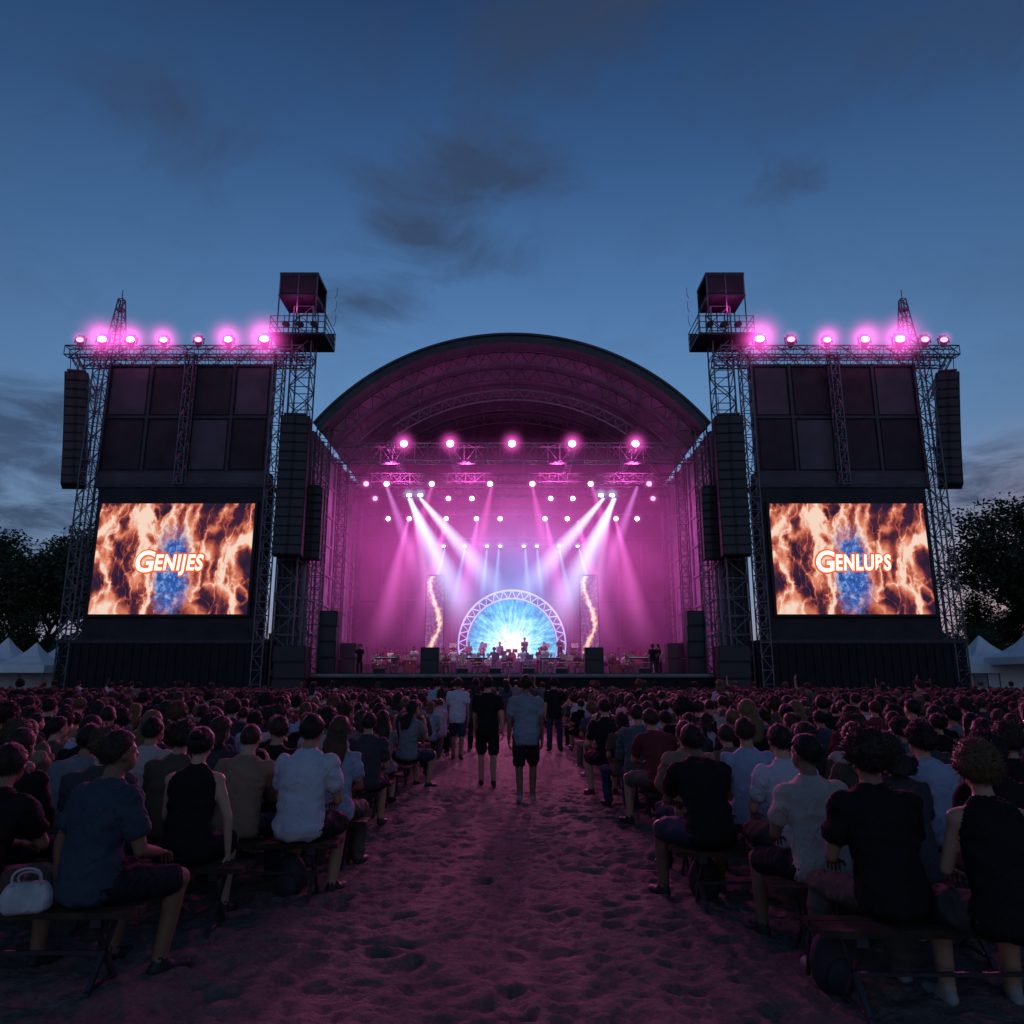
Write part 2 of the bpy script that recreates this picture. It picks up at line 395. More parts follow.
for x in(-7,-4,0,3.9,8): lamp(LM,(x,47.3,16.75),H_med,1.1,light=60)
for x in(-10,-8.6,-5.5,-1.5,1.4,5.4,9.4): lamp(LM if abs(x)<9 else LM2,(x,50.6,14.95),H_sm,.85)
for x in(-9.9,-4.6,-2.9,2.8,4.4,10.2): lamp(LM2 if abs(x)>5 else LM,(x,53.6,14.65),H_sm,.8)
for x in(-9.4,-7.8,-5,-2.7,-.9,2.5,4.2,7.9,9.5): lamp(LM,(x,56.6,13.8),H_sm,.8)
for x in(-5.2,-3.6,-1.9,-.9,.9,1.9,3.6,5.0): lamp(LB,(x,57.1,11.7),H_bl,.6,rx=-.9)
for x in(-7.4,-6.6,6.4,7.2): lamp(LB,(x,53.2,14.7),H_bl,.9,rx=-.7)

def cone(name,p,q,r0,r1,mat_cols,A):  # cone emits by itself to draw the beam
    p=V(p);q=V(q); L=(q-p).length
    m=beam_mat(name+'_haze',mat_cols,A,L,r0,r1)
    b=MB(); b.cyl((0,0,0),(0,0,L),r0,r1,20,0)
    o=b.obj(name,[m],recalc=True); o.location=p; o.rotation_mode='QUATERNION'; o.rotation_quaternion=(q-p).to_track_quat('Z','Y')
    return o
for s_ in(-1,1):
    cone('emissive_beam',(s_*7.4,53,14.6),(s_*2.6,51,5.0),.16,1.7,(.5,.68,1,1),1.9)
    cone('emissive_beam',(s_*6.6,53,14.6),(s_*.2,52,7.0),.14,1.3,(.6,.7,1,1),1.6)
    cone('emissive_beam',(s_*7.2,53,14.6),(s_*4.9,51,5),.12,.9,(.85,.5,1,1),.7)
    cone('emissive_beam',(s_*8.6,50.5,14.8),(s_*5.2,51,6),.14,1.1,(.9,.3,1,1),.5)
    for x,tx in((1.0,1.3),(1.9,2.3),(3.6,4.4),(5.1,6.2)): cone('emissive_beam',(s_*x,57,11.6),(s_*tx,55.5,6.5),.08,.5,(.3,.6,1,1),.5)
    for x,tx in((2.6,4.4),(7.9,9.6),(5,7)): cone('emissive_beam',(s_*x,56.5,13.7),(s_*tx,54,3.5),.14,1.3,(1,.2,.75,1),.5)
    for x,tx in((5.5,8.5),(1.4,3.5)): cone('emissive_beam',(s_*x,50.5,14.8),(s_*tx,50,4),.14,1.4,(1,.16,.65,1),.4)
# haze box: scattered stage light put in as coloured emission
t=newmat('emissive_stage_haze'); tc=t.n('ShaderNodeTexCoord'); s=t.n('ShaderNodeSeparateXYZ'); t.l(tc.outputs['Object'],s.inputs[0])
def gauss(cx,cz,wx,wz,p=1.0):
    a=t.m('DIVIDE',t.m('SUBTRACT',s.outputs[0],cx),wx); c=t.m('DIVIDE',t.m('SUBTRACT',s.outputs[2],cz),wz)
    return t.m('EXPONENT',t.m('MULTIPLY',t.m('ADD',t.m('MULTIPLY',a,a),t.m('MULTIPLY',c,c)),-1))
mg=gauss(0,11,10.5,5.0); bl=gauss(0,8.0,4.8,4.2)
nz=t.noise(tc.outputs['Object'],.4,4,.6)
cc=t.mix(t.m('MULTIPLY',bl,.92),(1,.11,.66,1),(.29,.40,1,1))
e=t.n('ShaderNodeEmission'); t.l(cc,e.inputs[0])
t.l(t.m('MULTIPLY',t.m('ADD',t.m('ADD',t.m('MULTIPLY',mg,.044),.004),t.m('MULTIPLY',bl,.018)),t.m('ADD',t.m('MULTIPLY',nz,2.0),0)),e.inputs[1]); t.l(e.outputs[0],t.out.inputs['Volume'])
b=MB(); b.box(-12.3,12.3,47,59.9,2.3,17.3,0); b.obj('emissive_stage_haze',[t.mat],ST)

def spot(p,q,e,col,ang=60,name='stage_and_fill_spot',size=.2,blend=.6):
    L=bpy.data.lights.new(name,'SPOT'); L.energy=e; L.color=col; L.spot_size=math.radians(ang); L.spot_blend=blend; L.shadow_soft_size=size
    o=bpy.data.objects.new(name,L); o.location=p; o.rotation_mode='QUATERNION'; o.rotation_quaternion=(V(q)-V(p)).to_track_quat('-Z','Y'); COL.objects.link(o); o.parent=ST
MG=(1,.09,.6)
for x in(-8,-3,3,8):
    spot((x,50.5,14.4),(x*.8,56,3),2600,MG,60)
    spot((x,48,15.5),(x*1.1,60,14),1500,MG,80)
    spot((x,48,15.6),(x*1.0,54,23),900,MG,110)
for s_ in(-1,1):
    spot((s_*4,52,14),(s_*12.6,52,8),2800,MG,100)
    spot((s_*7,53,14.4),(0,51,2.2),5500,(.45,.6,1),35)
    spot((s_*4,47,15.5),(s_*6,51,2.5),3500,(1,.62,.45),45)
spot((0,57,11.3),(0,60,4),1500,(.25,.5,1),90)
for s_ in(-1,1):
    spot((s_*20,44.2,22.9),(s_*8,16,0),7000,(1,.12,.52),75,size=.5)
    spot((s_*25,44.2,22.9),(s_*16,22,0),6500,(1,.12,.52),75,size=.5)
spot((-3,47.2,8.5),(0,10,0),11000,(1,.22,.50),24,size=.2)  # added fill lamp, no fixture here; grazes the aisle sand
spot((3.2,47.2,8.5),(0,8,0),11000,(1,.26,.55),24,size=.2)  # second added fill lamp, low across the aisle ground
spot((0,47.2,16.0),(0,16,0),5000,(1,.14,.5),55,size=.4)

# ------------------------------------------------------------ video towers
t=newmat('led_flames'); tc=t.n('ShaderNodeTexCoord'); O=tc.outputs['Object']
wn=t.n('ShaderNodeTexNoise'); t.l(O,wn.inputs['Vector']); wn.inputs['Scale'].default_value=.45; wn.inputs['Detail'].default_value=5; wn.inputs['Roughness'].default_value=.62
wv=t.vm('ADD',O,t.vm('MULTIPLY',t.vm('SUBTRACT',wn.outputs['Color'],(.5,.5,.5)),(1.7,0,1.7)))
def streak(rot,offs,scale,k,pw):
    mp=t.n('ShaderNodeMapping'); t.l(wv,mp.inputs[0]); mp.inputs['Rotation'].default_value=(0,rot,0); mp.inputs['Scale'].default_value=(1,1,.42); mp.inputs['Location'].default_value=offs
    nn=t.noise(mp.outputs[0],scale,2.5,.55)
    return t.m('POWER',t.m('SUBTRACT',1,t.m('MULTIPLY',t.m('ABSOLUTE',t.m('SUBTRACT',nn,.5)),k),clamp=True),pw),nn
r1,n1=streak(1.15,(3,0,1),.30,16,1.2)
r2,n2=streak(-1.0,(1,0,7),.34,22,1.4)
r3,n3=streak(.35,(9,0,2),.5,30,1.6)
r4,n4=streak(-.3,(4,0,5),.9,34,1.8)
patch=t.m('MULTIPLY',t.m('SUBTRACT',t.noise(O,.5,5,.65),.42,clamp=True),1.5)
v=t.m('ADD',t.m('ADD',t.m('MULTIPLY',r1,.62),t.m('MULTIPLY',r2,.6)),t.m('ADD',t.m('ADD',t.m('MULTIPLY',r3,.4),t.m('MULTIPLY',r4,.3)),patch),clamp=True)
fc=t.ramp(v,[(0,lin(44,30,56)),(.15,lin(72,38,58)),(.38,lin(160,72,64)),(.68,lin(236,142,110)),(1,lin(255,222,200))])
s=t.n('ShaderNodeSeparateXYZ'); t.l(O,s.inputs[0])
a=t.m('DIVIDE',s.outputs[0],1.5); c2=t.m('DIVIDE',t.m('ADD',s.outputs[2],.9),3.4)
gb=t.m('EXPONENT',t.m('MULTIPLY',t.m('ADD',t.m('MULTIPLY',a,a),t.m('MULTIPLY',c2,c2)),-1))
bn=t.ramp(t.noise(O,1.8,7,.8),[(.34,lin(24,40,90)),(.5,lin(56,104,190)),(.66,lin(190,216,246))])
fc=t.mix(t.m('MULTIPLY',t.m('SUBTRACT',t.m('MULTIPLY',gb,t.m('MULTIPLY',t.noise(O,1.1,6,.75),2.8)),.62,clamp=True),2.2,clamp=True),fc,bn)
e=t.n('ShaderNodeEmission'); t.l(fc,e.inputs[0]); e.inputs[1].default_value=.92; t.l(e.outputs[0],t.out.inputs[0])
M_led=t.mat
E_tw=emit('led_lettering_white',(1,.90,.70,1),1.4); E_to=emit('led_lettering_orange',(1,.12,.03,1),.95)
def text(body,x,z,size,off,mat,parent,y,sx=1):
    cu=bpy.data.curves.new('lettering','FONT'); cu.body=body; cu.size=size; cu.offset=off; cu.shear=.12; cu.align_x='LEFT'; cu.extrude=.01; cu.space_character=1.12
    o=bpy.data.objects.new('lettering',cu); o.location=(x,y,z); o.rotation_euler=(math.radians(90),0,0); o.scale=(sx,1,1); COL.objects.link(o); cu.materials.append(mat); o.parent=parent
for s_ in(-1,1):
    TW=empty('video_screen_tower')
    b=MB()
    b.box(s_*15.0,s_*25.35,45.2,46.4,4.1,13.35,0)
    b.box(s_*14.8,s_*25.6,45.1,46.5,13.35,13.6,2)
    b.box(s_*15.0,s_*25.6,45.35,46.2,13.6,14.35,3)
    b.box(s_*14.4,s_*26.3,44.7,47,0,3.9,1)
    b.box(s_*14.3,s_*26.4,44.6,47.1,3.9,4.1,2)
    for k in range(24): b.box(s_*(14.45+k*.5),s_*(14.6+k*.5),44.62,44.7,0,3.9,1)
    b.box(s_*15.3,s_*25.7,45.5,46.0,14.35,21.6,4)
    cols=[15.3,17.7,20.3,23.0,25.7]
    for x in cols: b.box(s_*(x-.09),s_*(x+.09),45.38,45.5,14.35,21.6,2)
    for z in(14.4,18.0,21.5): b.box(s_*15.3,s_*25.7,45.4,45.5,z-.08,z+.08,2)
    for i in range(4):
        for z0,z1 in((14.6,17.8),(18.2,21.3)):
            b.box(s_*(cols[i]+.22),s_*(cols[i+1]-.22),45.44,45.5,z0,z1,3 if (i+int(z0))%3==0 else 4)
    b.obj('tower_walls',[M_mesh,M_black,M_dsteel,M_panel,M_mesh],TW)
    b=MB()
    b.truss((s_*26.0,45,0),(s_*26.0,45,22.1),.7,step=.8,r=.05,rd=.03)
    b.truss((s_*26.0,46.8,0),(s_*26.0,46.8,22.1),.7,step=.8,r=.05,rd=.03)
    b.truss((s_*14.7,44.9,0),(s_*14.7,44.9,22.1),.6,step=.8,r=.05,rd=.03)
    b.truss((s_*20.4,45.05,13.5),(s_*20.4,45.05,22.1),.5,step=.7,r=.045,rd=.028)
    b.truss((s_*13.2,44.9,22.2),(s_*28.3,44.9,22.2),.55,.6,step=.7,r=.05,rd=.028)
    b.truss((s_*13.2,46.6,22.2),(s_*28.3,46.6,22.2),.55,.6,step=.7,r=.05,rd=.028)
    b.truss((s_*27.9,45.0,22),(s_*26.2,45.0,19.2),.3,step=.6,r=.03,rd=.02)
    # hanging power cables
    for x0,x1,zz in((14.9,14.6,14.2),(25.5,25.8,14.0),(20.0,19.6,14.3)):
        pr=None
        for k in range(13):
            u=k/12; pt=V((s_*(x0+(x1-x0)*u+.25*math.sin(u*math.pi)),44.7,21.9+(zz-21.9)*u))
            if pr: b.bar(pr,pt,.03,1)
            pr=pt
    b.obj('support_trusses',[M_steel,M_spk],TW)
    sc_=empty('led_video_screen',(s_*20.3,45.0,8.95))
    b=MB(); b.box(-4.68,4.68,0,.1,-3.35,3.35,0)
    for q in(-1,1): b.box(q*4.68,q*4.85,-.03,.2,-3.5,3.5,1)
    for z in(-3.5,3.35): b.box(-4.68,4.68,-.03,.2,z,z+.15,1)
    b.obj('screen_face',[M_led,M_spk],sc_)
    for k,(off,m,y) in enumerate(((.14,E_to,-.06),(.045,E_tw,-.12))):
        text('G',-2.25,-.82,1.75,off,m,sc_,y,.92)
        text('ENIJES' if s_<0 else 'ENLUBS',-1.05,-.72,1.28,off,m,sc_,y,.74 if s_<0 else .68)
    MA=empty('lattice_mast',(s_*25.6,45.6,22.2)); b=MB()
    b.truss((0,0,0),(0,0,4.0),1.0,step=.65,r=.045,rd=.028,w1=.3); b.bar((0,0,4),(0,0,4.7),.03); b.box(-.25,.25,-.25,.25,3.2,3.26,0)
    b.obj('mast_lattice',[M_steel],MA)
    FT=empty('lighting_tower',(s_*13.55,46.0,0)); b=MB()
    b.truss((0,0,0),(0,0,25.6),1.25,step=1.1,r=.06,rd=.035)
    q=s_
    b.box(-q*1.7,q*1.9-0,-1.5,1.2,23.2,23.35,1) 
    for x in(-1.7,-.85,0,.95,1.85):
        b.bar((q*x,-1.45,23.3),(q*x,-1.45,24.5),.03); b.bar((q*x,1.15,23.3),(q*x,1.15,24.5),.03)
    for z in(23.7,24.1,24.5):
        for y in(-1.45,1.15): b.bar((-q*1.7,y,z),(q*1.85,y,z),.03)
        for x in(-1.7,1.85): b.bar((q*x,-1.45,z),(q*x,1.15,z),.03)
    b.box(-q*1.65,q*.2,1.16,1.2,23.35,24.5,2)
    b.box(-q*1.0,q*1.5,-1.3,1.1,27.45,27.65,1); b.box(-q*1.0,q*1.5,-1.3,1.1,26.0,26.1,1)
    for x in(-.95,.25,1.45):
        for y in(-1.25,1.05): b.bar((q*x,y,24.5 if x<0 else 23.3),(q*x,y,27.5),.05)
    b.box(-q*.95,q*1.45,-1.25,-1.21,26.1,27.45,3); b.box(-q*.95,q*1.45,1.02,1.06,26.1,27.45,3)
    for i in range(6): b.bar((-q*1.9,-.2+.4*(i%2),24.4+i*.5),(-q*1.9,.2,24.9+i*.5),.02)
    b.bar((-q*1.0,-1.25,25.9),(-q*1.7,-1.4,24.5),.03); b.bar((-q*1.0,1,25.9),(-q*1.7,1.1,24.5),.03)
    for k in range(3): b.cyl((q*(-1+k*.9),-1.2,24.0),(q*(-1+k*.9),-1.75,23.8),.16,.2,10,3)
    b.obj('tower_frame',[M_steel,M_dsteel,M_panel,M_mesh],FT)
    spot((s_*13.9,44.3,24.9),(s_*13.7,45.8,27),160,MG,120)

def line_array(x,y,ztop,n,wd,hh,curve,yaw,a0=.06,roll=0):
    P=empty('line_array_speaker',(x,y,ztop)); P.rotation_euler=(0,roll,yaw)
    b=MB(); pos=V((0,0,0)); ang=a0
    b.box(-wd*.4,wd*.4,-.4,.4,.02,.14,1); b.bar((-wd*.3,0,.1),(-wd*.3,0,1.4),.03,1); b.bar((wd*.3,0,.1),(wd*.3,0,1.4),.03,1)
    for i in range(n):
        M=Matrix.Translation(pos)@Matrix.Rotation(ang,4,'X')
        b.box(-wd/2,wd/2,-.42,.42,-hh+.03,0,0,M)
        b.box(-wd/2+.06,wd/2-.06,-.455,-.42,-hh+.08,-.05,2,M)
        b.box(-.08,.08,-.49,-.455,-hh+.08,-.05,0,M)
        pos=M@V((0,0,-hh)); ang-=curve*(.3+i/n)
    b.obj('cabinets',[M_spk,M_dsteel,M_grille],P)
for s_ in(-1,1):
    line_array(s_*27.45,44.9,20.7,13,1.3,.57,.035,s_*-.4,.10,roll=s_*.085)
    line_array(s_*13.35,44.6,17.7,15,1.7,.58,.012,s_*-.1)
    line_array(s_*12.3,46.0,13.5,9,1.1,.5,.015,s_*-.05)
    for (x,y,z0,nn,wd) in((12.9,45.4,0,4,1.9),(11.2,47.2,2.2,4,1.1),(10.2,48.5,2.2,2,1.0)):
        P=empty('speaker_stack',(s_*x,y,z0)); b=MB()
        for k in range(nn):
            j=random.uniform(-.06,.06); b.box(-wd/2+j,wd/2+j,-.5,.5,k*.95,k*.95+.92,0); b.box(-wd/2+.07+j,wd/2-.07+j,-.53,-.5,k*.95+.07,k*.95+.85,1)
        b.obj('cabinets',[M_spk,M_grille],P)
    P=empty('stage_speaker',(s_*4.95,46.8,2.2)); b=MB()
    b.box(-.55,.55,-.35,.35,0,1.55,0); b.box(-.48,.48,-.38,-.35,.07,.75,1); b.box(-.48,.48,-.38,-.35,.82,1.48,1); b.obj('cabinet',[M_spk,M_grille],P)
for x in(-8,-3,-1,1,3,8):
    P=empty('monitor_wedge',(x,46.9,2.2)); b=MB(); b.loft([[V((s,-.25,0)),V((s,.25,0)),V((s,.1,.4)),V((s,-.25,.3))] for s in(-.35,.35)],0); b.obj('cabinet',[M_spk],P)

# ------------------------------------------------------------ people
def mk_person_mats():
    out=[]
    def frac(t,k):
        oi=t.n('ShaderNodeObjectInfo'); return oi,t.m('FRACT',t.m('MULTIPLY',oi.outputs['Random'],k))
    def fin(t,c,rough,bs,bscale,spec=.3,stretch=None):
        p=t.n('ShaderNodeBsdfPrincipled'); t.put(p.inputs['Base Color'],c); p.inputs['Roughness'].default_value=rough; p.inputs['Specular IOR Level'].default_value=spec
        tc=t.n('ShaderNodeTexCoord'); v=tc.outputs['Object']
        if stretch: v=t.vm('MULTIPLY',v,stretch)
        b=t.n('ShaderNodeBump'); b.inputs['Strength'].default_value=bs; b.inputs['Distance'].default_value=.01
        t.l(t.noise(v,bscale,4,.6),b.inputs['Height']); t.l(b.outputs[0],p.inputs['Normal']); t.l(p.outputs[0],t.out.inputs[0]); return t.mat
    t=newmat('skin'); oi,f=frac(t,7.31)
    out.append(fin(t,t.ramp(f,[(0,(.46,.27,.19,1)),(.45,(.38,.21,.14,1)),(.8,(.24,.13,.08,1)),(1,(.12,.065,.04,1))]),.55,.1,60))
    t=newmat('shirt_fabric'); oi,f=frac(t,3.7); tc=t.n('ShaderNodeTexCoord')
    c=t.mix(.25,oi.outputs['Color'],t.mix(1,oi.outputs['Color'],t.ramp(t.noise(tc.outputs['Object'],9,4),[(.3,(.5,.5,.5,1)),(.7,(1,1,1,1))]),'MULTIPLY'))
    out.append(fin(t,c,.85,.9,12,.15,(1,1,.5)))
    t=newmat('trouser_fabric'); oi,f=frac(t,11.7)
    out.append(fin(t,t.ramp(f,[(0,(.015,.016,.022,1)),(.4,(.03,.04,.075,1)),(.7,(.09,.08,.07,1)),(.9,(.16,.15,.14,1))],'CONSTANT'),.85,.5,18,.15))
    t=newmat('shoe_rubber'); oi,f=frac(t,5.3)
    out.append(fin(t,t.ramp(f,[(0,(.02,.02,.02,1)),(.75,(.25,.25,.26,1))],'CONSTANT'),.6,.2,30))
    t=newmat('hair_strands'); oi,f=frac(t,17.9)
    out.append(fin(t,t.ramp(f,[(0,(.006,.005,.005,1)),(.5,(.015,.009,.007,1)),(.85,(.04,.021,.012,1)),(.97,(.12,.07,.03,1))]),.6,.9,55,.3,(1,1,.3)))
    t=newmat('eye'); out.append(fin(t,(.5,.5,.5,1),.2,0,10))
    return out
PM=mk_person_mats()
SK,SH,PT,SO,HR,EY=range(6)
ICO={}
def ico(sub):
    if sub not in ICO:
        bm=bmesh.new(); bmesh.ops.create_icosphere(bm,subdivisions=sub,radius=1); ICO[sub]=([v.co.copy() for v in bm.verts],[[v.index for v in f.verts] for f in bm.faces]); bm.free()
    return ICO[sub]
class Body(MB):
    def caps(s,p,q,r0,r1,mat,n=12):
        p=V(p);q=V(q); d,u,w=frame(q-p)
        R=[]
        def rg(c,r): return [c+(u*math.cos(2*math.pi*i/n)+w*math.sin(2*math.pi*i/n))*r for i in range(n)]
        for a in(80,50,20): R.append(rg(p-d*r0*math.sin(math.radians(a)),r0*math.cos(math.radians(a))))
        R.append(rg(p.lerp(q,.5),(r0+r1)/2*1.03))
        for a in(20,50,80): R.append(rg(q+d*r1*math.sin(math.radians(a)),r1*math.cos(math.radians(a))))
        s.loft(R,mat)
    def ell(s,c,r,mat,M=None,sub=3):
        vs,fs=ico(sub); n=len(s.v); c=V(c)
        for v in vs:
            p=V((v.x*r[0],v.y*r[1],v.z*r[2]))
            if M is not None: p=M@p
            s.v.append(tuple(c+p))
        for f in fs: s.f.append(tuple(n+i for i in f)); s.m.append(mat)
def person(seated=True,fem=False,lean=.15,hunch=.25,pose=('lap','lap'),hair='short',tank=False,yaw=0,pitch=0,legs='shorts',walk=0,spread=.15,seed=0,sleeve=.55,voxel=.013):
    rnd=random.Random(seed); B=Body()
    base=V((0,0,.53 if seated else .93)); W=.88 if fem else 1.0
    def P(s):
        n=12; p=base.copy(); 
        if s<0: return base+V((0,math.sin(lean)*s,math.cos(lean)*s))
        for i in range(n):
            u=(i+.5)/n*s; a=lean+hunch*(u/.6); p+=V((0,math.sin(a),math.cos(a)))*(s/n)
        return p
    def A(s): return lean+hunch*max(0,s)/.6
    rings=[]; hipw=.185 if not fem else .19
    prof=[(-.085,.12,.10),(-.06,hipw-.01,.135),(.02,hipw,.14),(.10,.168*(W+.03),.128),(.19,.162*W,.118),(.28,.172*W,.122),(.37,.185*W,.128),(.44,.19*W,.118),(.49,.165*W,.095),(.53,.10*W,.07),(.56,.06,.055)]
    if not seated: prof=[(-.14,.16,.12)]+prof[1:]
    for s_,w_,d_ in prof:
        c=P(s_);a=A(s_); R=Matrix.Rotation(-a,3,'X')
        r=[]
        for i in range(20):
            th=2*math.pi*i/20; cx=math.copysign(abs(math.cos(th))**.85,math.cos(th)); cy=math.copysign(abs(math.sin(th))**.85,math.sin(th))
            r.append(c+R@V((cx*w_,cy*d_,0)))
        rings.append(r)
    B.loft(rings,SH)
    nb=P(.53); a=A(.6)*.55
    hc=nb+V((0,math.sin(a)*.17,math.cos(a)*.17))
    B.caps(P(.48),nb.lerp(hc,.6),.062*W,.055*W,SK)
    HM=Matrix.Rotation(yaw,3,'Z')@Matrix.Rotation(-pitch-a*.3+.12,3,'X')
    def H(x,y,z): return hc+HM@V((x,y,z))
    B.ell(H(0,-.012,.02),(.077,.095,.098),SK,HM)
    B.ell(H(0,.03,-.045),(.058,.062,.068),SK,HM)
    B.ell(H(0,.062,-.085),(.028,.024,.022),SK,HM,2)
    B.ell(H(0,.095,-.02),(.014,.022,.024),SK,HM,2)
    B.ell(H(0,.088,-.058),(.024,.010,.009),SK,HM,2)
    B.ell(H(0,.078,.022),(.05,.014,.010),SK,HM,2)
    for q in(-1,1): B.ell(H(q*.082,-.002,-.012),(.011,.022,.032),SK,HM,2)
    hands=[]
    for k,q in enumerate((-1,1)):
        sh=P(.455)+V((q*.178*W,0,0)); po=pose[k]
        j=lambda x:rnd.uniform(-x,x)
        D={'lap':((.18,.28,-.93),(-.38,.82,-.22)),'knee':((.12,.55,-.82),(-.45,.75,-.12)),'side':((.42,-.12,-.88),(.03,.10,-1)),
           'chin':((.1,.55,-.6),(-.35,.3,.85)),'up':((.45,.35,.75),(-.15,.25,.95)),'hang':((.16,-.05,-1),(.05,.22,-1)),'swingf':((.14,.3,-.9),(-.02,.6,-.75)),'swingb':((.2,-.35,-.9),(.08,-.1,-1)),'hip':((.75,-.15,-.75),(-.7,.25,-.5)),'play':((.2,.25,-.9),(-.6,.75,.1))}[po]
        d1=V((q*D[0][0]+j(.05),D[0][1]+j(.06),D[0][2])).normalized(); d2=V((q*D[1][0],D[1][1]+j(.05),D[1][2]+j(.03))).normalized()
        el=sh+d1*.285*W**.5; wr=el+d2*.245*W**.5
        ar=.047*W; 
        B.caps(sh,el,ar*1.12,ar*.84,SK); B.caps(el,wr,ar*.86,ar*.60,SK)
        if tank: B.caps(P(.47)+V((q*.10,0,.0)),sh,.05,.056,SK)
        else:
            B.caps(P(.44)+V((q*.10,0,-.01)),sh,.075*W,.072*W,SH)
            e2=sh.lerp(el,sleeve) if sleeve<=1 else el
            B.caps(sh,e2,.068*W,.070*W,SH)
            if sleeve>1: B.caps(el,el.lerp(wr,.85),.06*W,.046*W,SH)
        hn=d2; down=V((0,0,-1)) if abs(d2.z)<.85 else V((-q,0,0)); ac=hn.cross(down).normalized(); pn=ac.cross(hn).normalized()
        if pn.dot(down)<0: pn=-pn
        M3=Matrix((ac,hn,pn)).transposed()
        B.ell(wr+hn*.048,(.038,.05,.019),SK,M3,2)
        hands.append((wr,hn,ac,pn,q))
    full=legs=='trousers'
    for q in(-1,1):
        hp=base+V((q*.092,.0,-.0))
        if seated:
            kn=V((q*(.10+spread*.5),.43,.50)); an=V((q*(.10+spread*.45),.40+rnd.uniform(-.10,.12),.085)); fd=V((q*.25,1,0)).normalized()
        elif walk:
            f=walk*q
            kn=V((q*.10,.10+.14*f*1.0,.50+.02*max(f,0))); an=V((q*.09,-.02+.30*f,.09+(.05 if f<0 else 0))); fd=V((q*.12,1,-.25 if f<0 else 0)).normalized()
            if f<0: kn.y=.03
        else:
            kn=V((q*.12,.02,.50)); an=V((q*.13,-.03,.09)); fd=V((q*.3,1,0)).normalized()
        B.caps(hp,kn,.088,.066,PT if full else SK)
        hem=hp.lerp(kn,.86)
        if not full: B.caps(hp,hem,.098,.088,PT)
        B.caps(kn,an,.06,.042,PT if full else SK)
        B.ell(kn.lerp(an,.3)+V((0,-.018,0)),(.05,.054,.11),PT if full else SK,None,2)
        if full: B.caps(kn,an,.07,.06,PT)
        heel=an+V((0,-.03,-.045)); toe=heel+fd*.185; toe.z-=.008
        B.caps(heel,toe,.040,.036,SO); B.caps(an,heel+fd*.08,.045,.042,SO)
    me=bpy.data.meshes.new('tmp'); me.from_pydata(B.v,[],B.f); me.update()
    o=bpy.data.objects.new('tmp',me); COL.objects.link(o)
    r=o.modifiers.new('r','REMESH'); r.mode='VOXEL'; r.voxel_size=voxel
    sm=o.modifiers.new('s','SMOOTH'); sm.iterations=3; sm.factor=.5
    dg=bpy.context.evaluated_depsgraph_get(); ev=o.evaluated_get(dg); m2=ev.to_mesh()
    vs=[v.co.copy() for v in m2.vertices]; fs=[tuple(p.vertices) for p in m2.polygons]
    bvh=BVHTree.FromPolygons(B.v,B.f)
    lab=[]
    for f in fs:
        c=sum((vs[i] for i in f),V())/len(f); h=bvh.find_nearest(c); lab.append(B.m[h[2]])
    cloth={}
    for f,l in zip(fs,lab):
        for i in f:
            if l in(SH,PT): cloth[i]=cloth.get(i,0)+1
    nrm=[v.normal.copy() for v in m2.vertices]
    off=V((seed*3.1,seed,0))
    for i,cn in cloth.items():
        if cn<4: continue
        p=vs[i]; a=noise.noise(V((p.x*9,p.y*9,p.z*16))+off)*.010; b_=(1-abs(noise.noise(V((p.x*7+p.z*6,p.y*7,p.z*9-p.x*5))+off*2))*2)*.014
        vs[i]=p+nrm[i]*(a+b_)
    ev.to_mesh_clear(); bpy.data.objects.remove(o); bpy.data.meshes.remove(me)
    F=Body(); F.v=[tuple(v) for v in vs]; F.f=list(fs); F.m=list(lab)
    for wr,hn,ac,pn,q in hands:
        tip=1 if ac.x*q<0 else -1
        for i,(o_,L) in enumerate(((-.029,.034),(-.010,.042),(.010,.045),(.029,.040))):
            st=wr+hn*.078+ac*(o_*tip); cu=.25+.12*rnd.random()
            d1=(hn+pn*cu+ac*(o_*tip*3)).normalized(); d2=(hn+pn*(cu+.6)).normalized(); d3=(hn+pn*(cu+1.2)).normalized()
            a_=st+d1*L; b_=a_+d2*L*.65; c_=b_+d3*L*.5
            F.caps(st,a_,.0092,.0085,SK,6); F.caps(a_,b_,.0085,.0078,SK,6); F.caps(b_,c_,.0078,.0068,SK,6)
        st=wr+hn*.03+ac*(.030*tip); a_=st+(hn*.6+ac*tip*.8+pn*.3).normalized()*.035; b_=a_+(hn+ac*tip*.25+pn*.4).normalized()*.03
        F.caps(st,a_,.0125,.0105,SK,6); F.caps(a_,b_,.0105,.0085,SK,6)
    for q in(-1,1): F.ell(H(q*.031,.077,.004),(.012,.010,.009),EY,HM,2)
    # hair
    curly=hair in('curly','afro'); th={'short':.016,'curly':.034,'afro':.046,'long':.022,'bun':.016,'buzz':.006,'mid':.024}[hair]
    iv,if_=ico(4); keep={}
    so=V((seed*1.7,3,seed))
    def thr(v):
        t_=(-.30+.95*v.y) if v.y>0 else (-.30+.62*v.y)
        return t_
    pts=[]
    for i,v in enumerate(iv):
        e_=v.z-thr(v)
        if e_<-.06: continue
        k=min(1,max(0,(e_+.06)/.22)); k=k*k*(3-2*k)
        tk=th*k-.002
        tk+=noise.noise(v*4+so)*th*.35*k+(abs(noise.noise(v*(11 if curly else 8)+so))*th*(.7 if curly else .35))*k
        low=max(0,-v.z)*.012
        p=H(v.x*(.078+tk),-.012+v.y*(.096+tk)+low,.02+v.z*(.099+tk*(1.1 if v.z>0 else .6)))
        keep[i]=len(F.v); F.v.append(tuple(p)); pts.append((p,HM@V((v.x/.8,v.y,v.z/1.0)).normalized(),k))
    for f in if_:
        if all(i in keep for i in f): F.f.append(tuple(keep[i] for i in f)); F.m.append(HR)
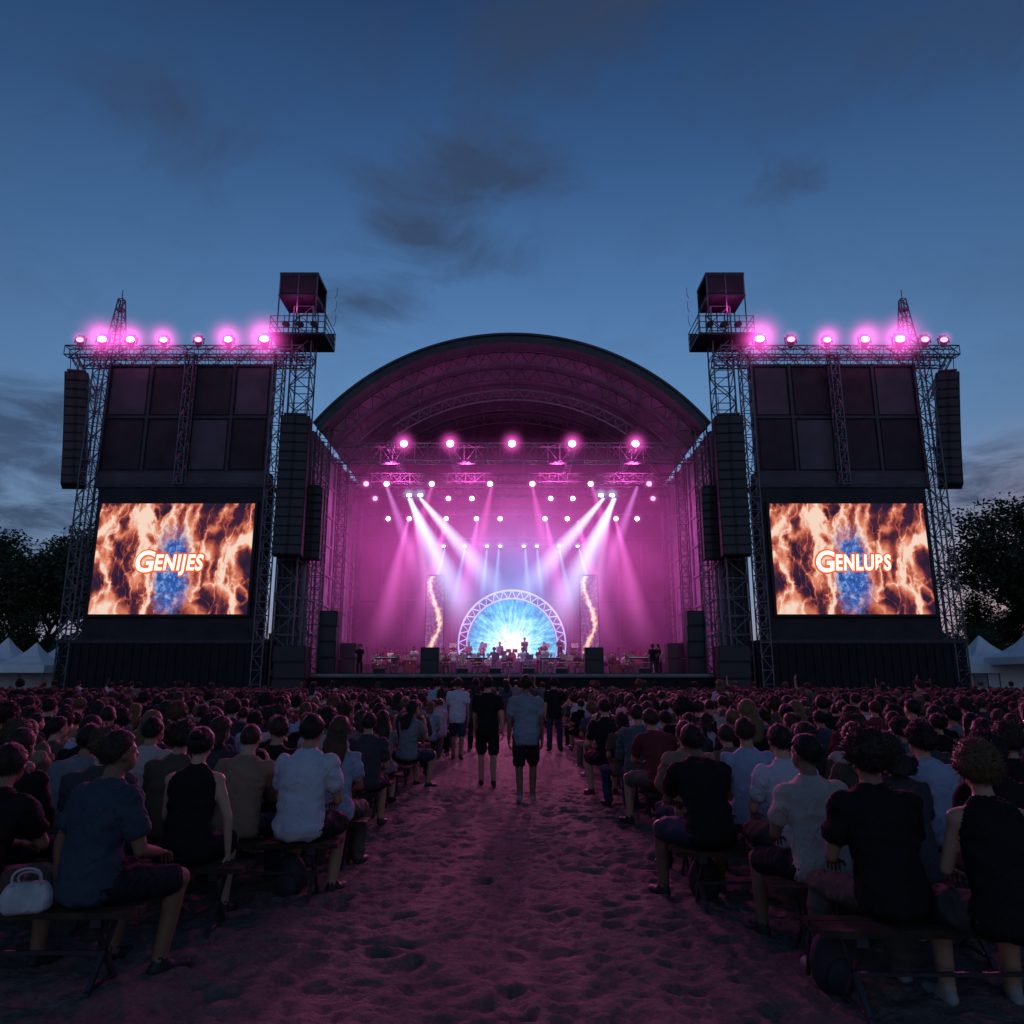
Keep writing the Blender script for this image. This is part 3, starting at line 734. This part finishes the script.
    if hair in('long','mid'):
        Lh=.30 if hair=='long' else .12
        rg=[]
        for i in range(12):
            u=i/11; c=hc+V((0,-.045-.05*min(1,u*2.5)-.0*u,.05-u*(Lh+.05)))
            if u>.35: 
                back=P(max(.1,.52-(u-.35)*Lh*1.4)); c.y=min(c.y,back.y-.115)
            ww=(.085+.03*math.sin(u*2.6))*(1-.35*u**3); dd=.055-.03*u
            rg.append([c+V((math.cos(a_)*ww+noise.noise(V((a_*3,u*4,seed)))*.016,math.sin(a_)*dd+noise.noise(V((a_*4,u*2,seed+5)))*.014,noise.noise(V((a_*5,2,seed)))*.03*u)) for a_ in [2*math.pi*k/28 for k in range(28)]])
        F.loft(rg,HR)
        for _ in range(200):
            r_=rnd.randrange(3,11); k=rnd.randrange(28); p=V(rg[r_][k]); pts.append((p,V((math.cos(2*math.pi*k/28),math.sin(2*math.pi*k/28),-1.2)).normalized(),1))
    if hair=='bun':
        F.ell(H(0,-.115,.085),(.042,.040,.038),HR,HM,3)
    nt_={'short':700,'curly':1100,'afro':1400,'long':600,'bun':350,'buzz':100,'mid':700}[hair]
    ln={'short':.022,'curly':.028,'afro':.030,'long':.03,'bun':.018,'buzz':.008,'mid':.034}[hair]
    for _ in range(nt_):
        p,nr,k=rnd.choice(pts)
        if k<.25: continue
        g=V((rnd.gauss(0,1),rnd.gauss(0,1),rnd.gauss(0,1)))*(.9 if curly else .5)
        dr=(nr*(.9 if curly else .45)+g+V((0,0,-.5 if not curly else 0))).normalized(); sd=dr.cross(nr+V((.01,.02,0)))
        if sd.length<.01: continue
        sd=sd.normalized()*.0022; q_=p-nr*.004; m_=q_+dr*ln*.55; dr2=(dr+V((rnd.gauss(0,.6),rnd.gauss(0,.6),-.5 if not curly else rnd.gauss(0,.8)))).normalized(); e_=m_+dr2*ln*.5
        n0=len(F.v); F.v+=[tuple(q_-sd*1.3),tuple(q_+sd*1.3),tuple(m_+sd),tuple(m_-sd),tuple(e_)]
        F.f+=[(n0,n0+1,n0+2,n0+3),(n0+3,n0+2,n0+4)]; F.m+=[HR,HR]
    me=bpy.data.meshes.new('person'); me.from_pydata(F.v,[],F.f)
    for m in PM: me.materials.append(m)
    me.polygons.foreach_set('material_index',F.m); me.polygons.foreach_set('use_smooth',[True]*len(F.f)); me.update()
    return me
PV={
 'm1':person(lean=.10,hunch=.35,pose=('lap','lap'),seed=1),
 'm2':person(lean=.28,hunch=.40,pose=('knee','knee'),seed=2,hair='short',spread=.28),
 'm3':person(lean=.02,hunch=.30,pose=('side','lap'),seed=3,hair='short',yaw=-.3,spread=.22),
 'm4':person(lean=.08,hunch=.30,pose=('lap','lap'),seed=4,hair='afro',spread=.2,legs='trousers'),
 'm5':person(lean=.20,hunch=.30,pose=('lap','knee'),seed=5,hair='curly',yaw=.25),
 'm6':person(lean=.12,hunch=.45,pose=('knee','chin'),seed=6,hair='buzz',legs='trousers',sleeve=1.2),
 'f1':person(fem=True,lean=.06,hunch=.28,pose=('lap','lap'),seed=7,hair='long',yaw=.2,legs='trousers'),
 'f2':person(fem=True,lean=.12,hunch=.25,pose=('lap','side'),seed=8,hair='bun',tank=True),
 'f3':person(fem=True,lean=.10,hunch=.3,pose=('lap','lap'),seed=9,hair='curly',tank=True,yaw=-.2),
 'f4':person(fem=True,lean=.18,hunch=.3,pose=('knee','lap'),seed=10,hair='mid',legs='trousers',yaw=-.35),
 'm7':person(lean=.05,hunch=.25,pose=('lap','side'),seed=11,hair='short',yaw=.5,spread=.3),
 'm8':person(lean=.16,hunch=.30,pose=('lap','lap'),seed=12,hair='short',yaw=-.15,legs='trousers',sleeve=1.2),
 'f5':person(fem=True,lean=.05,hunch=.32,pose=('lap','chin'),seed=13,hair='long',yaw=-.4),
}
SV={
 'w1':person(seated=False,lean=.03,hunch=.08,pose=('hang','hang'),walk=.55,seed=21),
 'w2':person(seated=False,lean=.03,hunch=.10,pose=('swingf','swingb'),walk=-.7,seed=22),
 's1':person(seated=False,lean=0,hunch=.12,pose=('hang','hip'),seed=23,legs='trousers',hair='curly'),
 's2':person(seated=False,fem=True,lean=0,hunch=.1,pose=('hang','swingf'),seed=24,legs='trousers',hair='long'),
 's3':person(seated=False,lean=0,hunch=.12,pose=('up','swingf'),seed=25,legs='trousers'),
 's4':person(seated=False,lean=.05,hunch=.2,pose=('play','play'),seed=26,legs='trousers',voxel=.02),
 'p1':person(lean=.05,hunch=.2,pose=('play','play'),seed=27,legs='trousers',voxel=.02),
}
print('people',time.time()-T0)
WHT=(.46,.49,.55,1);NAVY=(.04,.06,.085,1);BLK=(.012,.012,.014,1);TAN=(.25,.17,.12,1);GRY=(.17,.18,.2,1);LBL=(.28,.36,.47,1);CRM=(.42,.37,.34,1);OLV=(.08,.07,.05,1);RED=(.17,.03,.04,1);DGR=(.05,.05,.06,1)
near=[('m3',-2.38,4.62,-.45,NAVY,1.02),('m2',-3.05,4.55,0,BLK,1),
 ('f2',-2.25,5.6,.05,BLK,1),('m5',-2.95,5.6,.1,DGR,1),('m8',-3.55,5.55,0,BLK,1),
 ('m1',-1.66,6.3,-.12,WHT,1.05),('m6',-2.2,6.45,0,TAN,1),('m5',-2.8,6.5,0,OLV,1),('m2',-3.5,6.3,.05,GRY,1.02),('f3',-4.1,6.4,0,BLK,1),
 ('f1',-1.60,7.2,0,LBL,1),('m7',-2.2,7.35,.1,BLK,1),('f4',-2.8,7.4,0,DGR,1),('m1',-3.4,7.3,0,CRM,1),('m3',-4.0,7.4,0,BLK,1),('m6',-4.6,7.3,0,TAN,1),
 ('m4',2.02,4.38,.05,BLK,1.02),('f3',2.42,4.02,-.1,BLK,1),
 ('m7',1.95,5.15,.1,CRM,.98),('f4',2.5,5.1,0,DGR,1),('m5',3.1,5.0,0,BLK,1),('m1',3.6,4.9,0,WHT,1),
 ('m2',1.5,6.1,.15,BLK,1.03),('m1',2.12,6.05,.1,WHT,1),('f5',2.7,6.1,0,OLV,1),('m5',3.25,6.1,0,LBL,1),('f3',3.85,6.0,0,BLK,1),('m7',4.4,6.1,0,RED,1),
 ('m6',1.62,7.1,.1,TAN,1),('m3',2.1,7.0,0,LBL,1),('f1',2.6,6.9,0,OLV,.97),('m4',3.1,7.05,0,CRM,1),('m1',3.7,7.0,0,DGR,1),('f4',4.3,7.0,0,LBL,1),('m2',4.9,7.1,0,BLK,1),
]
for k,x,y,r,c,s in near: inst('seated_spectator',PV[k],(x,y,0),r,s,color=c)
walk=[('w1',.20,11.2,0,(.20,.23,.28,1),1.0),('w2',-.40,12.9,.05,BLK,1.0),('w2',-1.2,17.3,0,WHT,1),('s2',-.9,19.5,0,DGR,1),('s1',1.05,19.5,0,BLK,1),('w1',.55,24,0,DGR,1),('s2',-.2,26,.3,NAVY,1),('s1',-1.9,20,0,LBL,1),('s3',.15,30,0,GRY,1)]
for k,x,y,r,c,s in walk: inst('walking_man' if k[0]=='w' else 'standing_spectator',SV[k],(x,y,0.01),r,s,color=c)
CR=empty('seated_crowd'); keys=list(PV); cw=[BLK,BLK,BLK,DGR,DGR,NAVY,GRY,GRY,TAN,OLV,LBL,WHT,WHT,CRM,RED,(.12,.08,.07,1),(.08,.12,.14,1)]
y=8.2; cnt=0
while y<43.5:
    half=.74*y+2.5
    for s_ in(-1,1):
        aisle=1.4+.45*random.random() if y<27 else max(0.25,1.5-(y-27)*.15)
        x=aisle+random.uniform(.05,.25)
        while x<half:
            if random.random()<.93:
                k=random.choice(keys); c=random.choice(cw); m=random.uniform(.8,1.15); c=(min(.8,c[0]*m),min(.8,c[1]*m),min(.8,c[2]*m),1)
                stand=y>20 and random.random()<.03
                me=SV[random.choice(['s1','s2','s3','s1','s2'])] if stand else PV[k]
                inst('crowd_member',me,(s_*x+random.uniform(-.06,.06),y+random.uniform(-.22,.22),random.uniform(-.02,.05) if not stand else 0),random.gauss(0,.25),random.uniform(.91,1.08) if not stand else random.uniform(.94,1.0),CR,c); cnt+=1
            x+=random.uniform(.48,.68)
    y+=random.uniform(.84,.94)
print('crowd',cnt,time.time()-T0)

# benches
def bench(x0,x1,y,name='wooden_bench',parent=None,rz=0):
    P=empty(name,((x0+x1)/2,y,0)); P.rotation_euler=(0,0,rz); L=abs(x1-x0)/2; b=MB()
    for k in range(3): b.box(-L+random.uniform(-.01,.01),L+random.uniform(-.01,.01),-.14+k*.095,-.055+k*.095,.405,.44+random.uniform(-.003,.003),0)
    n=max(2,round(L*2/1.3)+1)
    for i in range(n):
        x=-L+.2+(2*L-.4)*i/(n-1)
        b.box(x-.03,x+.03,-.13,.14,.36,.404,1)
        b.bar((x,-.11,.36),(x+.0,.17,0.0),.018,1); b.bar((x,.12,.36),(x,-.17,0.0),.018,1)
        b.bar((x,-.15,.05),(x,.15,.05),.012,1)
    b.bar((-L+.2,0,.2),(L-.2,0,.2),.014,1)
    b.obj('bench_frame',[M_wood,M_dsteel],P)
for x0,x1,y in((-3.5,-2.05,4.62),(-4,-1.8,5.62),(-4.6,-1.35,6.42),(-5.2,-1.3,7.35),(1.55,2.95,4.3),(1.6,4.1,5.14),(1.2,4.8,6.12),(1.3,5.3,7.06)): bench(x0,x1,y)
yy=8.25
while yy<13:
    for s_ in(-1,1): bench(s_*1.5,s_*(yy*.7+2),yy)
    yy+=.9
# bags
P=empty('handbag',(-2.64,4.49,.44)); P.scale=(.82,.82,.82); P.rotation_euler=(0,0,.3); b=Body()
rg=[]
for z,w_,d_ in((0,.13,.06),(.03,.16,.075),(.10,.165,.07),(.15,.13,.05),(.18,.10,.025)):
    rg.append([V((math.copysign(abs(math.cos(a))**.7,math.cos(a))*w_+noise.noise(V((math.cos(a)*2,z*9,1)))*.03,math.copysign(abs(math.sin(a))**.7,math.sin(a))*d_+noise.noise(V((math.sin(a)*2,z*12,5)))*.03,z+noise.noise(V((math.cos(a)*3,math.sin(a),z*4)))*.02*(z>.1))) for a in [2*math.pi*i/28 for i in range(28)]])
b.loft(rg,0)
for yy,k in((-.03,1),(.03,.7)):
    pp=[V((.08*math.cos(a)*k+.02*math.sin(a*2),yy-.03*math.sin(a),.17+.11*k*math.sin(a))) for a in [math.pi*i/10 for i in range(11)]]
    for i in range(10): b.caps(pp[i],pp[i+1],.008,.008,0,6)
b.obj('bag_body',[M_bag],P,smooth=True)
for x,y,z,r in((1.75,4.6,0,.3),(-1.75,6.5,0,-.2),(1.5,6.4,0,0),(-3.3,5.1,0,.4),(2.3,5.5,0,.2),(-1.55,7.9,0,.2)):
    P=empty('backpack',(x,y,z)); P.rotation_euler=(0,0,r); P.scale=(.8,.8,.8); b=Body()
    b.ell((0,0,.2),(.16,.11,.21),0,None,3); b.ell((0,-.1,.14),(.12,.05,.12),0,None,3); b.caps((-.05,0,.4),(.05,0,.4),.012,.012,0,6)
    for q in(-1,1): b.caps((q*.09,.1,.36),(q*.10,.13,.1),.016,.016,0,6)
    b.obj('bag_body',[M_pack],P,smooth=True)

# ------------------------------------------------------------ musicians and instruments
b=MB(); b.cyl((0,0,.40),(0,0,.45),.2,.2,14,0)
for k in range(4):
    a=k*math.pi/2+.78; b.bar((math.cos(a)*.14,math.sin(a)*.14,.4),(math.cos(a)*.22,math.sin(a)*.22,0),.015,1)
_o=b.obj('stool',[M_spk,M_steel]); STOOL=_o.data; bpy.data.objects.remove(_o)
b=MB(); b.bar((0,0,0),(0,0,.95),.015,0); b.face([(-.25,-.05,.9),(.25,-.05,.9),(.25,.08,1.22),(-.25,.08,1.22)],0)
for k in range(3):
    a=k*2.09; b.bar((0,0,.15),(math.cos(a)*.25,math.sin(a)*.25,0),.012,0)
_o=b.obj('mstand',[M_steel]); MST=_o.data; bpy.data.objects.remove(_o)
for row,(yy,z,x0,n_,dx) in enumerate(((49.6,2.2,-9.6,19,1.06),(51.0,2.2,-9.0,18,1.06),(53.6,3.1,-4.2,9,1.05))):
    for i in range(n_):
        x=x0+i*dx+random.uniform(-.2,.2)
        if abs(x)<.45 and row==2: continue
        r=math.pi+random.uniform(-.35,.35)-x*.04; c=random.choice([BLK,DGR,WHT,RED,GRY,CRM,WHT])
        if random.random()<.68:
            inst('musician',SV['p1'],(x,yy,z),r,1,color=c); inst('stool',STOOL,(x,yy,z))
        else: inst('musician',SV[random.choice(['s1','s4','s4'])],(x,yy,z),r,random.uniform(.93,1),color=c)
        if i%2==0: inst('music_stand',MST,(x+.1,yy-.75,z))
for x,yy in((8.6,47.2),(9.0,47.6),(-9.3,47.3)): inst('stagehand',SV['s1'],(x,yy,2.2),random.uniform(0,6),1,color=BLK)
for x,yy in((-22.5,44),(-21,43.8),(-19.6,44.1),(20,44)): inst('standing_spectator',SV['s2'],(x,yy,0),.2,1,color=BLK)
def drums(x,y,z):
    P=empty('drum_kit',(x,y,z)); b=MB()
    b.cyl((0,-.25,.32),(0,.2,.32),.3,.3,18,0)
    for dx,dy,zz,r in((-.22,0,.72,.17),(.2,0,.72,.17),(.6,.25,.45,.22),(-.55,.2,.6,.18)): b.cyl((dx,dy,zz-.12),(dx,dy,zz+.12),r,r,14,0)
    for dx,dy,zz in((-.75,0,1.2),(.75,0,1.25),(-.4,-.2,1.35),(.4,.4,1.3),(-.9,.4,1.0)):
        b.cyl((dx,dy,zz),(dx,dy,zz+.02),.26,.03,16,1); b.bar((dx,dy,0),(dx,dy,zz),.015,2)
    b.obj('drums',[M_red,M_brass,M_steel],P)
for a in((0,53.4,3.1),(-8.4,52.6,2.9),(8.4,52.6,2.9),(-6.4,48.6,2.2),(6.4,48.6,2.2)): drums(*a)
def keyb(x,y,z):
    P=empty('keyboard_rig',(x,y,z)); b=MB(); b.box(-.65,.65,-.15,.15,.9,1.0,0); b.box(-.6,.6,-.16,.0,1.0,1.012,1); b.bar((-.5,0,0),(.5,0,.9),.02,0); b.bar((.5,0,0),(-.5,0,.9),.02,0); b.obj('keys',[M_spk,M_glow_white],P)
for a in((-7.9,48.4,2.2),(7.9,48.4,2.2),(-2.2,48.5,2.2),(2.4,48.5,2.2)): keyb(*a)
for i in range(16):
    x=-9+i*1.2; P=empty('microphone_stand',(x,47.8+random.random(),2.2)); b=MB(); b.cyl((0,0,0),(0,0,.03),.14,.12,10,0); b.bar((0,0,0),(0,0,1.4),.015,0); b.bar((0,0,1.4),(0,-.3,1.55),.012,0); b.cyl((0,-.3,1.55),(0,-.42,1.58),.03,.035,8,0); b.obj('stand',[M_dsteel],P)
for i in range(10):
    x=-10.5+i*2.3+random.uniform(-.3,.3)
    if 4.3<abs(x)<6: continue
    P=empty('flight_case',(x,52.3 if abs(x)<6.6 else 51.9,2.2)); b=MB(); h=random.uniform(.5,.9); w_=random.uniform(.4,.6)
    b.box(-w_,w_,-.3,.3,.08,h,0)
    for q in(-1,1):
        b.box(q*w_,q*(w_+.02),-.31,.31,.08,h,1); b.cyl((q*(w_-.1),0,.0),(q*(w_-.1),.04,.08),.04,.04,8,0)
    b.box(-w_-.02,w_+.02,-.32,-.3,h-.05,h+.01,1); b.obj('case_body',[M_spk,M_steel],P)
b=MB()
for i in range(50):
    x=-25+i; b.bar((x,44.0,0),(x,44.0,1.1),.025); b.bar((x,44.0,1.1),(x+1,44.0,1.1),.025); b.bar((x,44,.4),(x+1,44,.4),.02)
b.obj('crowd_barrier',[M_steel])

# ------------------------------------------------------------ tents
def tent(x,y,w_,eave,peak):
    P=empty('marquee_tent',(x,y,0)); b=MB(); h=w_/2
    prof=[(1,eave),(.7,eave+(peak-eave)*.14),(.4,eave+(peak-eave)*.4),(.18,eave+(peak-eave)*.7),(.02,peak)]
    b.loft([[V((h*k*sx_,h*k*sy_,z)) for sx_,sy_ in((1,1),(0,1),(-1,1),(-1,0),(-1,-1),(0,-1),(1,-1),(1,0))] for k,z in prof],0,cap=False)
    for sx_,sy_ in((1,0),(-1,0),(0,1),(0,-1)):
        if sx_: b.box(sx_*h-.02,sx_*h+.02,-h,h,eave-.45,eave,0)
        else: b.box(-h+.02,h-.02,sy_*h-.02,sy_*h+.02,eave-.45,eave,0)
    for sx_ in(-1,1):
        for sy_ in(-1,1): b.bar((sx_*(h-.06),sy_*(h-.06),0),(sx_*(h-.06),sy_*(h-.06),eave),.04,1)
    b.box(-h+.05,h-.05,h-.12,h-.1,0,eave-.4,0)
    b.obj('canopy',[M_tent,M_steel],P)
for x,y,w_,e_,p_ in((-29.6,48,3.2,2.7,4.1),(-33,48,3.2,2.7,4.2),(-36.4,49,3.2,2.7,4.1),(-31,54,4,3,4.8),(-36,55,4,3,4.8),(32.2,47,4.4,3.2,5.4),(29.0,50,3,2.7,4.0),(37,50,5,3.2,5.3),(34,56,5,3,5)): tent(x,y,w_,e_,p_)

# ------------------------------------------------------------ trees
M_bark=surf('bark',(.05,.04,.03),.9,nscale=6,bump=.5,bscale=12)
t=newmat('foliage'); p=t.n('ShaderNodeBsdfPrincipled'); g=t.n('ShaderNodeNewGeometry')
t.l(t.ramp(g.outputs['Random Per Island'],[(0,(.018,.028,.012,1)),(.6,(.035,.055,.02,1)),(1,(.06,.075,.03,1))]),p.inputs['Base Color']); p.inputs['Roughness'].default_value=.7
t.l(p.outputs[0],t.out.inputs[0]); M_leaf=t.mat
def leaves(b,c,R,n,sz,rnd):
    for _ in range(n):
        d=V((rnd.gauss(0,1),rnd.gauss(0,1),rnd.gauss(0,1))).normalized()*(rnd.random()**.45)
        p=V((c[0]+d.x*R,c[1]+d.y*R,c[2]+d.z*R*.75)); a=V((rnd.gauss(0,1),rnd.gauss(0,1),rnd.gauss(0,.6))).normalized()*sz*rnd.uniform(.6,1.3); q=a.cross(V((rnd.gauss(0,1),rnd.gauss(0,1),rnd.gauss(0,1)))).normalized()*sz*.5
        b.face([p-a,p+q,p+a,p-q],1)
def tree_mesh(seed,H):
    rnd=random.Random(seed); b=MB()
    def limb(p,d,L,r,lv):
        pts=[p]; 
        for i in range(4):
            d=(d+V((rnd.gauss(0,.14),rnd.gauss(0,.14),.05))).normalized(); pts.append(pts[-1]+d*L/4)
        for i in range(4): b.cyl(pts[i],pts[i+1],r*(1-i*.17),r*(1-(i+1)*.17),6,0,False)
        if lv==0 or L<1.2:
            leaves(b,pts[-1],H*.085*rnd.uniform(.8,1.4),110,.17,rnd); leaves(b,pts[2],H*.06,45,.17,rnd); return
        for k in range(rnd.randint(3,4)):
            a=rnd.uniform(0,6.28); dd=(d+V((math.cos(a),math.sin(a),rnd.uniform(-.1,.5)))*.85).normalized()
            limb(pts[rnd.choice([2,3,4])],dd,L*rnd.uniform(.55,.78),r*.5,lv-1)
        limb(pts[-1],d,L*.7,r*.45,lv-1)
    limb(V((0,0,0)),V((0,0,1)),H*.36,H*.022,3)
    o=b.obj('tree',[M_bark,M_leaf]); m=o.data; bpy.data.objects.remove(o); return m
TM=[tree_mesh(i,15) for i in(3,5,8)]
for k,x,y,s,r in((0,-49,80,1.4,0),(1,-56,84,1.5,1),(2,-45,88,1.15,2),(1,-62,80,1.3,3),(0,-52,96,1.5,4),(2,-41,90,.95,1),(1,-47,76,.8,5),(2,-54,74,.9,2),(2,56,80,1.6,0),(0,62,86,1.7,2),(1,53,90,1.05,1),(1,68,78,1.4,4),(0,46,94,.8,5),(2,74,90,1.5,3),(1,53,76,.8,2),(0,48,80,.55,3)):
    inst('tree',TM[k],(x,y,0),r,s)
rnd=random.Random(5); b=MB()
for i in range(300):
    x=-260+i*520/300+rnd.uniform(-1,1); H=9.0+3.5*noise.noise(V((x*.05,0,0)))+rnd.uniform(-.8,1.8)
    for z in (1.5,H*.3,H*.55,H*.82): leaves(b,(x,135+rnd.uniform(-4,4),z),2.6,48,.8,rnd)
b.obj('distant_treeline',[M_bark,M_leaf])
print('done',time.time()-T0)
